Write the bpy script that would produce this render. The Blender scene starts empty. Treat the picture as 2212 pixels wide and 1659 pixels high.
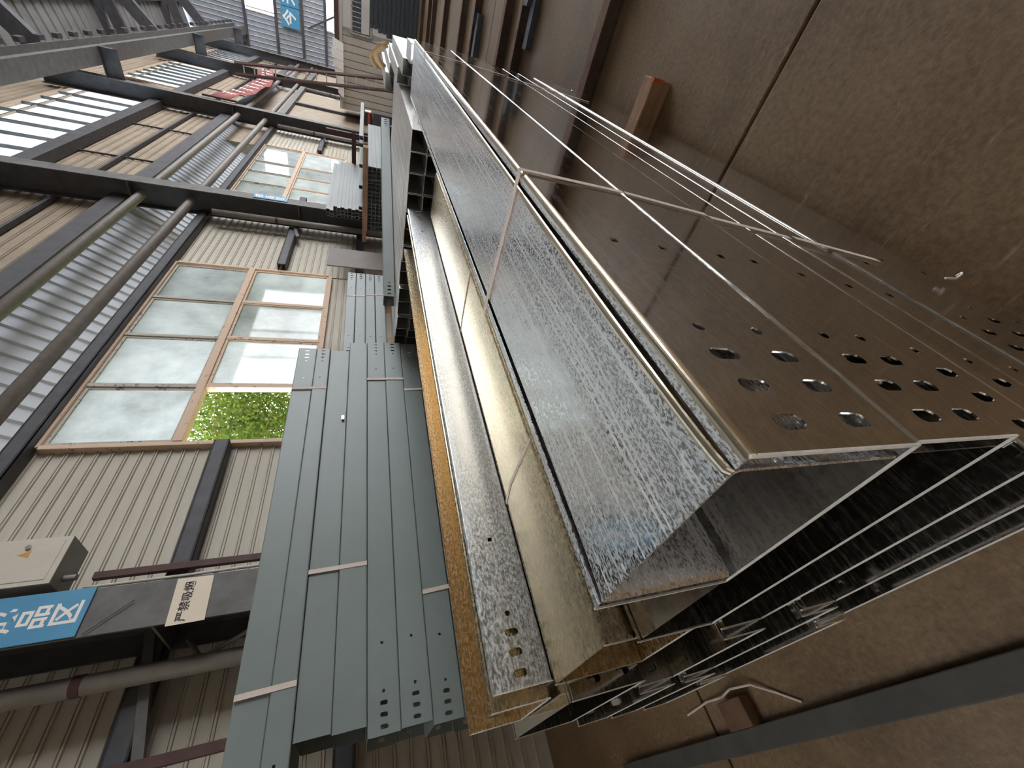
import bpy, bmesh, math, random
from mathutils import Vector, Matrix
random.seed(7)
S = bpy.context.scene
COL = S.collection
EYE = 1.6                     # camera height above the floor
ANG = math.radians(2.1)       # the hall is turned slightly against the stacks

# ------------------------------------------------------------------ camera
def make_camera():
    f, yaw, pit, roll = 870.80, math.radians(43.0486), math.radians(20.3705), math.radians(-0.7190)
    fw = Vector((-math.sin(yaw)*math.cos(pit), math.cos(yaw)*math.cos(pit), -math.sin(pit)))
    r = Vector((math.cos(yaw), math.sin(yaw), 0)); d = fw.cross(r)
    c, s = math.cos(roll), math.sin(roll)
    r2 = c*r + s*d; d2 = -s*r + c*d
    cam = bpy.data.cameras.new('camera'); o = bpy.data.objects.new('camera', cam); COL.objects.link(o)
    m = Matrix((( d2.x, r2.x, -fw.x), (d2.y, r2.y, -fw.y), (d2.z, r2.z, -fw.z))).to_4x4()   # picture is turned a quarter
    m.translation = Vector((0, 0, EYE)); o.matrix_world = m
    cam.sensor_fit = 'HORIZONTAL'; cam.sensor_width = 36.0; cam.lens = f/2212*36.0
    cam.clip_start = .02; cam.clip_end = 400
    S.camera = o
make_camera()

# ------------------------------------------------------------------ sky, light, exposure
W = bpy.data.worlds.new('overcast_sky'); S.world = W; W.use_nodes = True
bg = W.node_tree.nodes['Background']
bg.inputs[0].default_value = (.93, .96, 1.0, 1); bg.inputs[1].default_value = 6.0
S.view_settings.view_transform = 'Standard'; S.view_settings.look = 'None'
S.view_settings.gamma = 1; S.view_settings.use_curve_mapping = False
S.view_settings.exposure = 0.8
S.cycles.max_bounces = 10; S.cycles.diffuse_bounces = 5; S.cycles.glossy_bounces = 6
S.cycles.transparent_max_bounces = 12

# ------------------------------------------------------------------ materials
def nt(name):
    m = bpy.data.materials.new(name); m.use_nodes = True
    n = m.node_tree.nodes; l = m.node_tree.links
    return m, n, l, n['Principled BSDF']
def coords(n, l, scale):
    t = n.new('ShaderNodeTexCoord'); g = n.new('ShaderNodeMapping'); g.inputs['Scale'].default_value = scale
    l.new(t.outputs['Object'], g.inputs[0]); return g
def ramp(n, l, src, stops):
    r = n.new('ShaderNodeValToRGB'); e = r.color_ramp.elements
    while len(e) < len(stops): e.new(.5)
    for k, (p, c) in enumerate(stops):
        e[k].position = p; e[k].color = (*c, 1) if len(c) == 3 else c
    l.new(src, r.inputs[0]); return r
def noise(n, l, vec, scale, detail=4, rough=.6):
    t = n.new('ShaderNodeTexNoise'); t.inputs['Scale'].default_value = scale
    t.inputs['Detail'].default_value = detail; t.inputs['Roughness'].default_value = rough
    l.new(vec.outputs[0], t.inputs['Vector']); return t
def mixc(n, l, a, b, fac, mode='MIX'):
    x = n.new('ShaderNodeMix'); x.data_type = 'RGBA'; x.blend_type = mode
    for i, v in ((6, a), (7, b)):
        if isinstance(v, tuple): x.inputs[i].default_value = (*v, 1)
        else: l.new(v, x.inputs[i])
    if isinstance(fac, float): x.inputs[0].default_value = fac
    else: l.new(fac, x.inputs[0])
    return x.outputs[2]
def paint(name, col, rough=.6, var=.12, scale=3., metallic=0., bump=0., stretch=(1,1,1), grain=0.):
    m, n, l, p = nt(name); g = coords(n, l, stretch)
    t = noise(n, l, g, scale, 5)
    lo = tuple(c*(1-var) for c in col); hi = tuple(min(1, c*(1+var)) for c in col)
    r = ramp(n, l, t.outputs[0], [(.3, lo), (.7, hi)])
    l.new(r.outputs[0], p.inputs['Base Color']); p.inputs['Roughness'].default_value = rough
    p.inputs['Metallic'].default_value = metallic
    if bump:
        b = n.new('ShaderNodeBump'); b.inputs['Strength'].default_value = bump; b.inputs['Distance'].default_value = .01
        l.new(t.outputs[0], b.inputs['Height']); l.new(b.outputs[0], p.inputs['Normal'])
    return m
def zinc(name, tint, rough=(.16, .34), spangle=.5, streak=.4, sscale=60, cut=.5):
    """galvanised sheet: rolled streaks along the length, crystalline blotches, fine scratches"""
    m, n, l, p = nt(name); p.inputs['Metallic'].default_value = 1
    a = coords(n, l, (1, .45, 1)); s = coords(n, l, (1, .006, 1))
    sp = noise(n, l, a, sscale, 8, .75); st = noise(n, l, s, 210, 2, .5); big = noise(n, l, a, 4, 3)
    spr = ramp(n, l, sp.outputs[0], [(.42, tuple(c*(1-.55*spangle) for c in tint)), (.60, tuple(min(1, c*(1+.35*spangle)) for c in tint))])
    str_ = ramp(n, l, st.outputs[0], [(.545, (0, 0, 0)), (.60, (1, 1, 1))])
    sm = n.new('ShaderNodeMath'); sm.operation = 'MULTIPLY'; sm.inputs[1].default_value = streak
    l.new(str_.outputs[0], sm.inputs[0])
    c = mixc(n, l, spr.outputs[0], tuple(min(1, x*1.35) for x in tint), sm.outputs[0])
    l.new(c, p.inputs['Base Color'])
    rr = ramp(n, l, sp.outputs[0], [(cut-.07, (rough[0],)*3), (cut+.07, (rough[1],)*3)])
    rs = n.new('ShaderNodeMath'); rs.operation = 'MULTIPLY_ADD'; rs.inputs[1].default_value = .30*streak; rs.use_clamp = True
    l.new(str_.outputs[0], rs.inputs[0]); l.new(rr.outputs[0], rs.inputs[2]); l.new(rs.outputs[0], p.inputs['Roughness'])
    b = n.new('ShaderNodeBump'); b.inputs['Strength'].default_value = .05; b.inputs['Distance'].default_value = .002
    l.new(sp.outputs[0], b.inputs['Height'])
    return m
def floor_mat():
    m, n, l, p = nt('worn_brown_concrete'); a = coords(n, l, (1, 1, 1)); s = coords(n, l, (.5, 3.5, 1))
    big = noise(n, l, a, 1.1, 6, .65); fine = noise(n, l, a, 45, 5, .7); scr = noise(n, l, s, 7, 6, .75)
    r1 = ramp(n, l, big.outputs[0], [(.3, (.125, .074, .035)), (.5, (.23, .145, .074)), (.72, (.30, .205, .115))])
    r2 = ramp(n, l, fine.outputs[0], [(.3, (.62, .62, .62)), (.7, (1.15, 1.15, 1.15))])
    r3 = ramp(n, l, scr.outputs[0], [(.60, (0, 0, 0)), (.70, (.55, .55, .55))])
    c = mixc(n, l, r1.outputs[0], r2.outputs[0], 1., 'MULTIPLY'); c = mixc(n, l, c, (.46, .36, .24), r3.outputs[0])
    l.new(c, p.inputs['Base Color'])
    rr = ramp(n, l, big.outputs[0], [(.3, (.42,)*3), (.7, (.62,)*3)]); l.new(rr.outputs[0], p.inputs['Roughness'])
    b = n.new('ShaderNodeBump'); b.inputs['Strength'].default_value = .25; b.inputs['Distance'].default_value = .004
    l.new(fine.outputs[0], b.inputs['Height']); l.new(b.outputs[0], p.inputs['Normal'])
    return m
def glass_mat(name, haze, col=(.80, .88, .92)):
    """dusty window glass: clear transmission mixed with a diffusing dust film"""
    m, n, l, p = nt(name); n.remove(p); out = n['Material Output']
    a = coords(n, l, (1, 1, 1)); t = noise(n, l, a, 2.2, 5, .6)
    mr = n.new('ShaderNodeMapRange'); mr.inputs[1].default_value = .3; mr.inputs[2].default_value = .7
    mr.inputs[3].default_value = max(0, haze-.10); mr.inputs[4].default_value = min(1, haze+.10)
    l.new(t.outputs[0], mr.inputs[0])
    tr = n.new('ShaderNodeBsdfTransparent'); tr.inputs[0].default_value = (.80, .83, .84, 1)
    tl = n.new('ShaderNodeBsdfTranslucent'); tl.inputs[0].default_value = (*col, 1)
    mx = n.new('ShaderNodeMixShader'); l.new(mr.outputs[0], mx.inputs[0]); l.new(tr.outputs[0], mx.inputs[1]); l.new(tl.outputs[0], mx.inputs[2])
    gl = n.new('ShaderNodeBsdfGlossy'); gl.inputs['Roughness'].default_value = .04
    fr = n.new('ShaderNodeFresnel'); fr.inputs[0].default_value = 1.45
    m2 = n.new('ShaderNodeMixShader'); l.new(fr.outputs[0], m2.inputs[0]); l.new(mx.outputs[0], m2.inputs[1]); l.new(gl.outputs[0], m2.inputs[2])
    l.new(m2.outputs[0], out.inputs[0]); return m
def weathered(name, base, dirt, amount=.5, scale=9, rough=.7, stretch=(1,1,1)):
    m, n, l, p = nt(name); a = coords(n, l, stretch); t = noise(n, l, a, scale, 8, .7); u = noise(n, l, a, scale*.25, 4)
    ad = n.new('ShaderNodeMath'); ad.operation = 'MULTIPLY'; l.new(t.outputs[0], ad.inputs[0]); l.new(u.outputs[0], ad.inputs[1])
    r = ramp(n, l, ad.outputs[0], [(.12+.10*amount, dirt), (.155+.13*amount, base)])
    l.new(r.outputs[0], p.inputs['Base Color']); p.inputs['Roughness'].default_value = rough
    return m
def leaf_mat(name, c1, c2):
    m, n, l, p = nt(name); a = coords(n, l, (1, 1, 1)); t = noise(n, l, a, 5, 3)
    r = ramp(n, l, t.outputs[0], [(.3, c1), (.7, c2)]); l.new(r.outputs[0], p.inputs['Base Color'])
    p.inputs['Roughness'].default_value = .5; p.inputs['Transmission Weight'].default_value = 0
    tl = n.new('ShaderNodeBsdfTranslucent'); l.new(r.outputs[0], tl.inputs[0])
    mx = n.new('ShaderNodeMixShader'); mx.inputs[0].default_value = .45
    l.new(p.outputs[0], mx.inputs[1]); l.new(tl.outputs[0], mx.inputs[2]); l.new(mx.outputs[0], n['Material Output'].inputs[0])
    return m

M = dict(
    zinc_top=zinc('spangled_zinc', (.92, .93, .95), (.07, .50), .22, .9, 330, .49),
    zinc=zinc('rolled_zinc', (.62, .60, .57), (.08, .17), .25, .25, 160, .56),
    zinc_glint=zinc('warm_glint_zinc', (.88, .76, .58), (.16, .22), .05, .1, 60),  # warm tint stands in for reflections along the folds
    cutedge=paint('raw_sheared_edge', (.80, .76, .70), .45, .15, 60, metallic=.25),
    zinc_pale=zinc('pale_zinc', (.80, .78, .75), (.30, .50), .25, .2, 55),
    zinc_bright=zinc('bright_zinc', (.80, .82, .84), (.28, .55), .6, .3, 170),
    zinc_gold=zinc('gold_reflection_zinc', (.80, .66, .44), (.20, .32), .20, .12, 150),  # plain zinc with its golden reflections put into the tint
    teal=paint('grey_green_paint', (.225, .258, .248), .42, .06, 2.5),
    teal_dark=paint('dark_grey_green_paint', (.16, .19, .18), .5, .08, 2.5),
    tape=paint('cream_paper_tape', (.74, .62, .54), .8, .08, 20),
    wood=paint('weathered_timber', (.34, .20, .12), .85, .3, 6, stretch=(1, 6, 6), bump=.3),
    wood_pale=paint('pale_timber', (.52, .34, .22), .85, .2, 6, stretch=(1, 6, 6), bump=.3),
    rust=paint('rusty_steel', (.16, .085, .05), .8, .35, 9, bump=.3),
    rail=paint('brown_scaled_steel', (.085, .058, .045), .7, .3, 14, bump=.2),
    orange=paint('orange_paint', (.55, .12, .03), .7, .2, 20),
    floor=floor_mat(),
    steel=paint('dark_grey_steel', (.065, .062, .068), .6, .25, 5),
    steel_l=paint('grey_painted_steel', (.125, .118, .11), .6, .25, 5),
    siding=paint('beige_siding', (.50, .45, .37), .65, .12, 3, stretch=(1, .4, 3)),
    siding_d=paint('dark_brown_siding', (.30, .235, .17), .7, .15, 3),
    siding_grey=paint('blue_grey_siding', (.34, .36, .40), .6, .15, 3),
    awning=paint('blue_grey_sheet', (.42, .45, .50), .55, .1, 2),
    roof=paint('grey_roof_sheet', (.15, .145, .14), .7, .2, 2),
    frame=weathered('flaking_peach_paint', (.66, .48, .35), (.20, .14, .10), .12, 26, .75),
    frame_g=weathered('flaking_grey_paint', (.44, .40, .34), (.12, .10, .09), .30, 26, .75),
    glass=glass_mat('dusty_glass', .46, (.90, .92, .93)), glass_c=glass_mat('thin_dust_glass', .34, (.90, .92, .93)),
    fibre=glass_mat('milky_sheet', .92, (.80, .86, .92)),
    tube=paint('pale_grey_primer', (.27, .285, .28), .5, .12, 6, stretch=(1, .1, 1)),
    pipe=paint('grey_pvc', (.24, .21, .19), .5, .15, 8),
    redoxide=paint('red_oxide_steel', (.085, .04, .034), .7, .2, 10),
    conduit=paint('white_conduit', (.62, .58, .50), .5, .08, 10),
    box=paint('cream_enamel', (.56, .50, .42), .45, .05, 6),
    box_side=paint('grey_enamel', (.30, .29, .27), .5, .1, 6),
    blue=paint('blue_board', (.075, .28, .47), .45, .06, 4),
    white=paint('white_vinyl', (.85, .80, .74), .5, .03, 8),
    black=paint('black_ink', (.02, .02, .02), .6, .1, 8),
    paper=weathered('stained_paper', (.82, .70, .56), (.45, .34, .24), .05, 8, .85),
    banner=paint('red_cloth', (.30, .10, .09), .8, .12, 3),
    house=paint('beige_panel', (.50, .46, .40), .7, .08, 2),
    house_w=paint('pale_render', (.56, .54, .50), .8, .06, 2),
    darksheet=paint('dark_slate_steel', (.055, .07, .085), .5, .25, 10),
    cavity=paint('dark_steel_inside', (.03, .03, .032), .8, .2, 8),
    carton=paint('kraft_cloth', (.60, .40, .22), .85, .15, 12),
    red=paint('red_plastic', (.55, .05, .05), .45, .1, 8),
    chrome=paint('chrome', (.7, .7, .7), .2, .05, 8, metallic=1.),
    amber=paint('amber_ink', (.55, .28, .05), .5, .1, 8),
    brownplate=paint('brown_plate', (.13, .095, .07), .55, .12, 4),
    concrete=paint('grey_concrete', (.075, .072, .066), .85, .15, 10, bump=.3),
    leaf=leaf_mat('green_leaf', (.07, .14, .015), (.20, .27, .035)), leaf2=leaf_mat('olive_leaf', (.05, .09, .015), (.13, .15, .03)),
    leaf3=leaf_mat('rusty_leaf', (.13, .06, .015), (.20, .11, .03)),
    bark=paint('bark', (.12, .085, .06), .9, .3, 14),
    grass=paint('rough_grass', (.12, .16, .05), .95, .3, 2),
)

# ------------------------------------------------------------------ mesh builder
class MB:
    def __init__(s): s.v = []; s.f = []
    def quad(s, *p):
        k = len(s.v); s.v += [tuple(q) for q in p]; s.f.append(tuple(range(k, k+len(p)))); return s
    def box(s, x0, x1, y0, y1, z0, z1):
        k = len(s.v)
        s.v += [(x0,y0,z0),(x1,y0,z0),(x1,y1,z0),(x0,y1,z0),(x0,y0,z1),(x1,y0,z1),(x1,y1,z1),(x0,y1,z1)]
        s.f += [tuple(k+i for i in q) for q in ((3,2,1,0),(4,5,6,7),(0,1,5,4),(1,2,6,5),(2,3,7,6),(3,0,4,7))]
        return s
    def beam(s, a, b, w, h, up=(0,0,1)):
        """box from a to b, w across, h along up"""
        a = Vector(a); b = Vector(b); d = (b-a).normalized(); u = Vector(up)
        r = d.cross(u).normalized(); u = r.cross(d).normalized(); k = len(s.v)
        for p in (a, b):
            for i, j in ((-1,-1),(1,-1),(1,1),(-1,1)): s.v.append(tuple(p + r*(i*w/2) + u*(j*h/2)))
        s.f += [tuple(k+i for i in q) for q in ((3,2,1,0),(4,5,6,7),(0,1,5,4),(1,2,6,5),(2,3,7,6),(3,0,4,7))]
        return s
    def tube(s, pts, r, n=10, cap=True):
        k = len(s.v); P = [Vector(p) for p in pts]
        for i, p in enumerate(P):
            d = (P[min(i+1, len(P)-1)] - P[max(i-1, 0)]).normalized()
            a = d.orthogonal().normalized() if i == 0 else (a - d*a.dot(d)).normalized()
            b = d.cross(a)
            for j in range(n):
                t = 2*math.pi*j/n; s.v.append(tuple(p + a*(r*math.cos(t)) + b*(r*math.sin(t))))
        for i in range(len(P)-1):
            for j in range(n):
                s.f.append((k+i*n+j, k+i*n+(j+1)%n, k+(i+1)*n+(j+1)%n, k+(i+1)*n+j))
        if cap:
            s.f.append(tuple(k+j for j in range(n-1, -1, -1))); s.f.append(tuple(k+(len(P)-1)*n+j for j in range(n)))
        return s
    def sheet(s, prof, ys, shift=None):
        """open profile of (x, z) swept along y; shift(y, i) may nudge profile point i"""
        k = len(s.v); m = len(prof)
        for y in ys:
            for i, (x, z) in enumerate(prof):
                dx, dz = shift(y, i) if shift else (0, 0); s.v.append((x+dx, y, z+dz))
        for a in range(len(ys)-1):
            for i in range(m-1): s.f.append((k+a*m+i, k+a*m+i+1, k+(a+1)*m+i+1, k+(a+1)*m+i))
        return s
    def plate(s, u0, u1, v0, v1, holes, at, th):
        """plate th thick in (u, v) with punched holes (cu, cv, hu, hv, kind); at(u, v, o) -> point at depth o"""
        mg = .006
        cuts = sorted({u0, u1} | {round(c, 5) for h in holes for c in (h[0]-h[2]/2-mg, h[0]+h[2]/2+mg)})
        cuts = [c for c in cuts if u0 <= c <= u1]
        def q(*uv):
            if abs(uv[0][1]-uv[2][1]) < 1e-6: return
            for o in (0, th):
                k = len(s.v); s.v += [tuple(at(*p, o)) for p in uv]; s.f.append(tuple(range(k, k+len(uv))))
        def rim(loop):
            for p, r in zip(loop, loop[1:]+loop[:1]):
                k = len(s.v); s.v += [tuple(at(*p, 0)), tuple(at(*r, 0)), tuple(at(*r, th)), tuple(at(*p, th))]; s.f.append((k, k+1, k+2, k+3))
        rim([(u0, v0), (u1, v0), (u1, v1), (u0, v1)])
        for a, b in zip(cuts[:-1], cuts[1:]):
            mid = (a+b)/2; hs = sorted([h for h in holes if abs(h[0]-mid) < h[2]/2+mg], key=lambda h: h[1]); v = v0
            for cu, cv, hu, hv, kind in hs:
                lo, hi = cv-hv/2-mg, cv+hv/2+mg
                q((a, v), (b, v), (b, lo), (a, lo)); v = hi
                c4 = [(a, lo), (b, lo), (b, hi), (a, hi)]; n = 6
                out = []
                for sd in range(4):
                    for j in range(n):
                        t = math.radians(-135 + 90*sd + 90*j/n); cx, cy = math.cos(t), math.sin(t)
                        if kind == 'square':
                            e = 1/max(abs(cx), abs(cy)); out.append((cu+cx*e*hu/2, cv+cy*e*hv/2))
                        elif kind == 'round': out.append((cu+cx*hu/2, cv+cy*hv/2))
                        else:
                            r = min(hu, hv)/2; L = max(hu, hv)/2 - r
                            if hv > hu: out.append((cu+cx*r, cv+cy*r+math.copysign(L, cy)))
                            else: out.append((cu+cx*r+math.copysign(L, cx), cv+cy*r))
                for sd in range(4):
                    ring = [out[(sd*n+j) % (4*n)] for j in range(n+1)]; m0 = c4[sd]; m1 = c4[(sd+1) % 4]; hf = n//2
                    for o in (0, th):
                        base = len(s.v); s.v += [tuple(at(*p, o)) for p in [m0, m1]+ring]
                        for j in range(n):
                            s.f.append((base+(0 if j < hf else 1), base+2+j, base+3+j))
                        s.f.append((base, base+2+hf, base+1))
                rim(out)
            q((a, v), (b, v), (b, v1), (a, v1))
        return s
    def mesh(s, name, mats, base=(0,0,0), smooth=False, merge=True):
        me = bpy.data.meshes.new(name)
        me.from_pydata([(x-base[0], y-base[1], z-base[2]) for x, y, z in s.v], [], s.f)
        if merge:
            b = bmesh.new(); b.from_mesh(me); bmesh.ops.remove_doubles(b, verts=b.verts, dist=1e-6)
            bmesh.ops.recalc_face_normals(b, faces=b.faces); b.to_mesh(me); b.free()
        for mt in (mats if isinstance(mats, list) else [mats]): me.materials.append(mt)
        if smooth:
            for p in me.polygons: p.use_smooth = True
        me.update(); return me

def tag(o, label, cat, group=None):
    o['label'] = label; o['category'] = cat
    if group: o['group'] = group
    return o
def place(o, base, frame):
    if frame == 'b':
        c, s_ = math.cos(ANG), math.sin(ANG)
        o.location = (base[0]*c - base[1]*s_, base[0]*s_ + base[1]*c, base[2]); o.rotation_euler = (0, 0, ANG)
    else: o.location = base
def solid(o, t, off=0.):
    m = o.modifiers.new('thickness', 'SOLIDIFY'); m.thickness = t; m.offset = off; return o
def bevel(o, w=.004, seg=2):
    m = o.modifiers.new('edge', 'BEVEL'); m.width = w; m.segments = seg; m.limit_method = 'ANGLE'; return o
class Thing:
    def __init__(s, name, label, cat, base=(0,0,0), frame='w', group=None):
        s.base = base; s.o = bpy.data.objects.new(name, None); COL.objects.link(s.o); s.o.empty_display_size = .1
        place(s.o, base, frame); tag(s.o, label, cat, group)
    def part(s, name, mb, mat, parent=None, smooth=False, t=0., label=None, bev=0., merge=True):
        o = bpy.data.objects.new(name, mb.mesh(name, mat, s.base, smooth, merge)); COL.objects.link(o); o.parent = parent or s.o
        if t: solid(o, t)
        if bev: bevel(o, bev)
        if label: o['label'] = label
        return o
def single(name, label, cat, mb, mat, base=None, frame='w', group=None, smooth=False, t=0., bev=0.):
    if base is None:
        xs = [v[0] for v in mb.v]; ys = [v[1] for v in mb.v]; zs = [v[2] for v in mb.v]
        base = ((min(xs)+max(xs))/2, (min(ys)+max(ys))/2, min(zs))
    o = bpy.data.objects.new(name, mb.mesh(name, mat, base, smooth)); COL.objects.link(o)
    place(o, base, frame); tag(o, label, cat, group)
    if t: solid(o, t)
    if bev: bevel(o, bev)
    return o
def struct(name, mb, mat, frame='b', parent=None, smooth=False, t=0., bev=0., base=(0,0,0), label=None):
    o = bpy.data.objects.new(name, mb.mesh(name, mat, base, smooth)); COL.objects.link(o)
    if parent: o.parent = parent
    else: place(o, base, frame); o['kind'] = 'structure'
    if label: o['label'] = label
    if t: solid(o, t)
    if bev: bevel(o, bev)
    return o
def copy_one(src, parent=None, loc=None, **props):
    c = src.copy(); COL.objects.link(c)
    if parent: c.parent = parent
    if loc is not None: c.location = loc
    for k, v in props.items(): c[k] = v
    return c
Z = EYE       # measured heights are given relative to the camera, add Z

# ================================================================== THE HALL
def build_floor():
    fl = struct('floor', MB().box(-6.2, 16.2, -9, 46, -.30, -.10), M['cavity'], 'w')
    ysl = [-9, -3.2, 1.755, 7.2, 12.9, 18.4, 24, 30, 38, 46]; xs = [-6.2, -2.2, 4.2, 10.5, 16.2]
    for y0, y1 in zip(ysl[:-1], ysl[1:]):
        for x0, x1 in zip(xs[:-1], xs[1:]):
            struct('slab', MB().box(x0+.008, x1-.008, y0+.009, y1-.009, -.12, 0), M['floor'], parent=fl, bev=.006)
build_floor()

XW = -4.55            # inner face of the window wall, hall frame
def siding_strip(y0, y1, x, z, h=.135):
    """one horizontal cladding board with its pair of raised ribs"""
    r = .018
    prof = [(x, z), (x, z+h*.66), (x+r, z+h*.70), (x+r, z+h*.78), (x+r*.3, z+h*.81), (x+r*.3, z+h*.85), (x+r, z+h*.88), (x+r, z+h*.95), (x, z+h)]
    return MB().sheet(prof, [y0, y1])
def build_wall_left():
    # lower wall, boarded with single siding strips beside the first two windows
    wl = struct('wall_left', MB().box(XW-.10, XW-.06, -8, 4.0, 0, 5.2).box(XW-.10, XW-.06, 8.68, 12.9, 0, 5.0)
                .box(XW-.10, XW-.06, 4.0, 8.68, 0, 2.30).box(XW-.10, XW-.06, 12.9, 18.15, 0, 2.3), M['siding_d'])
    h = .135
    for y0, y1 in ((-6.0, 3.98), (8.72, 12.86)):
        src = None
        for i in range(37):
            z = .0 + i*h
            if z + h > 5.02: break
            if src is None: src = struct('siding_board', siding_strip(y0, y1, XW-.03, 0, h), M['siding'], parent=wl, t=.004)
            else: copy_one(src, wl, (0, 0, z))
    src = None
    for i in range(17):
        if src is None: src = struct('siding_board', siding_strip(4.0, 8.68, XW-.03, 0, h), M['siding'], parent=wl, t=.004)
        else: copy_one(src, wl, (0, 0, i*h))
    # lower wall further down the hall, boards too fine to tell apart
    mb = MB()
    for i in range(37): 
        mb2 = siding_strip(18.2, 44, XW-.03, i*h, h); k = len(mb.v); mb.v += mb2.v; mb.f += [tuple(a+k for a in f) for f in mb2.f]
    for i in range(17):
        mb2 = siding_strip(12.9, 18.2, XW-.03, i*h, h); k = len(mb.v); mb.v += mb2.v; mb.f += [tuple(a+k for a in f) for f in mb2.f]
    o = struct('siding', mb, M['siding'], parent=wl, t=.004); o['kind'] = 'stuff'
    # upper wall above the awning slot
    def upper(y0, y1, z0, z1):
        m = MB(); n = int((z1-z0)/.2)
        for i in range(n):
            m2 = siding_strip(y0, y1, XW, z0+i*(z1-z0)/n, (z1-z0)/n); k = len(m.v); m.v += m2.v; m.f += [tuple(a+k for a in f) for f in m2.f]
        return m
    m = MB()
    for a in (upper(-3, 44, Z+4.85, Z+7.35), upper(-3, 44, Z+9.75, Z+12), upper(-3, 2.2, Z+7.35, Z+9.75), upper(9.6, 12.6, Z+7.35, Z+9.75), upper(20.95, 24.4, Z+7.35, Z+9.75), upper(31.3, 36, Z+7.35, Z+9.75), upper(42.4, 44, Z+7.35, Z+9.75)):
        k = len(m.v); m.v += a.v; m.f += [tuple(q+k for q in f) for f in a.f]
    o = struct('siding', m, M['siding_d'], parent=wl, t=.004); o['kind'] = 'stuff'  # upper boards take the darker brown, shade put into their colour
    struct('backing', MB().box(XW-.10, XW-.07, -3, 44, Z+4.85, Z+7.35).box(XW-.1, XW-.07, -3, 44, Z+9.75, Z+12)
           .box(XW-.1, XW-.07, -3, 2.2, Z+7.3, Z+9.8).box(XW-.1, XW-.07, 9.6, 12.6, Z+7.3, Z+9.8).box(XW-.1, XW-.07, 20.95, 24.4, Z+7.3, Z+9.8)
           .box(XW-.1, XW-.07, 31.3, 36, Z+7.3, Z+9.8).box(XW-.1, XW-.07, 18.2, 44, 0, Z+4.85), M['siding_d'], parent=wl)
    # girts: dark channels carrying the boards
    for y0, y1, z in ((-3, 3.95, 1.60), (8.75, 12.9, 1.60), (18.2, 44, 1.6), (-3, 3.95, .1), (8.75, 12.9, .1), (-3, 12.9, 3.45), (12.9, 44, 3.45)):
        g = struct('girt', MB().box(XW+.01, XW+.17, y0, y1, Z+z+.06, Z+z+.08).box(XW+.15, XW+.17, y0, y1, Z+z-.08, Z+z+.08).box(XW+.01, XW+.17, y0, y1, Z+z-.08, Z+z-.06), M['steel'], parent=wl)
    for z in (4.95, 7.1):
        struct('girt', MB().box(XW+.03, XW+.28, -3, 44, Z+z-.16, Z+z+.16), M['steel'], parent=wl)
    struct('rail', MB().box(XW+.03, XW+.12, -3, 44, Z+6.0, Z+6.06), M['steel'], parent=wl)
    for y in (14.2, 17.6, 23, 25.8, 34, 6.2):
        struct('sag_rod', MB().box(XW+.03, XW+.07, y-.02, y+.02, Z+5.1, Z+7.0), M['steel'], parent=wl)
build_wall_left()

def build_awning():
    """sheeted lean-to slope above the windows, seen through the slot in the wall, with two tubes in front"""
    root = struct('trim_1', MB().box(XW-.02, XW+.10, -3, 44, Z+3.53, Z+3.56), M['steel'])
    x0, z0, x1, z1 = XW+.0, Z+4.80, XW-.75, Z+3.62
    pitch = .25
    prof = [(0, 0), (.12, 0), (.145, .035), (.195, .035), (.22, 0), (pitch, 0)]
    def panel(y0, n):
        m = MB(); pts = []
        for k in range(n):
            for a, b in prof[:-1]: pts.append((y0+k*pitch+a, b))
        pts.append((y0+n*pitch, 0)); nx, nz = (z1-z0), -(x1-x0); L = math.hypot(nx, nz); nx /= -L; nz /= -L
        for y, b in pts:
            m.v += [(x0+nx*b, y, z0+nz*b), (x1+nx*b, y, z1+nz*b)]
        for i in range(len(pts)-1): m.f.append((2*i, 2*i+1, 2*i+3, 2*i+2))
        return m
    src = None
    for i in range(36):
        mt = M['awning']
        struct('sheet', panel(-1.5 + i*pitch*5, 5), mt, parent=root, t=.003)
    struct('ridge_tube', MB().tube([(XW+.35, -3, Z+4.55), (XW+.35, 44, Z+4.55)], .085, 14), M['pipe'], parent=root, smooth=True)
    struct('eave_tube', MB().tube([(XW+.35, -3, Z+3.66), (XW+.35, 44, Z+3.66)], .085, 14), M['pipe'], parent=root, smooth=True)
    struct('lower_tube', MB().box(XW-.75, XW-.62, -3, 44, Z+3.50, Z+3.66), M['steel'], parent=root)
build_awning()

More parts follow.
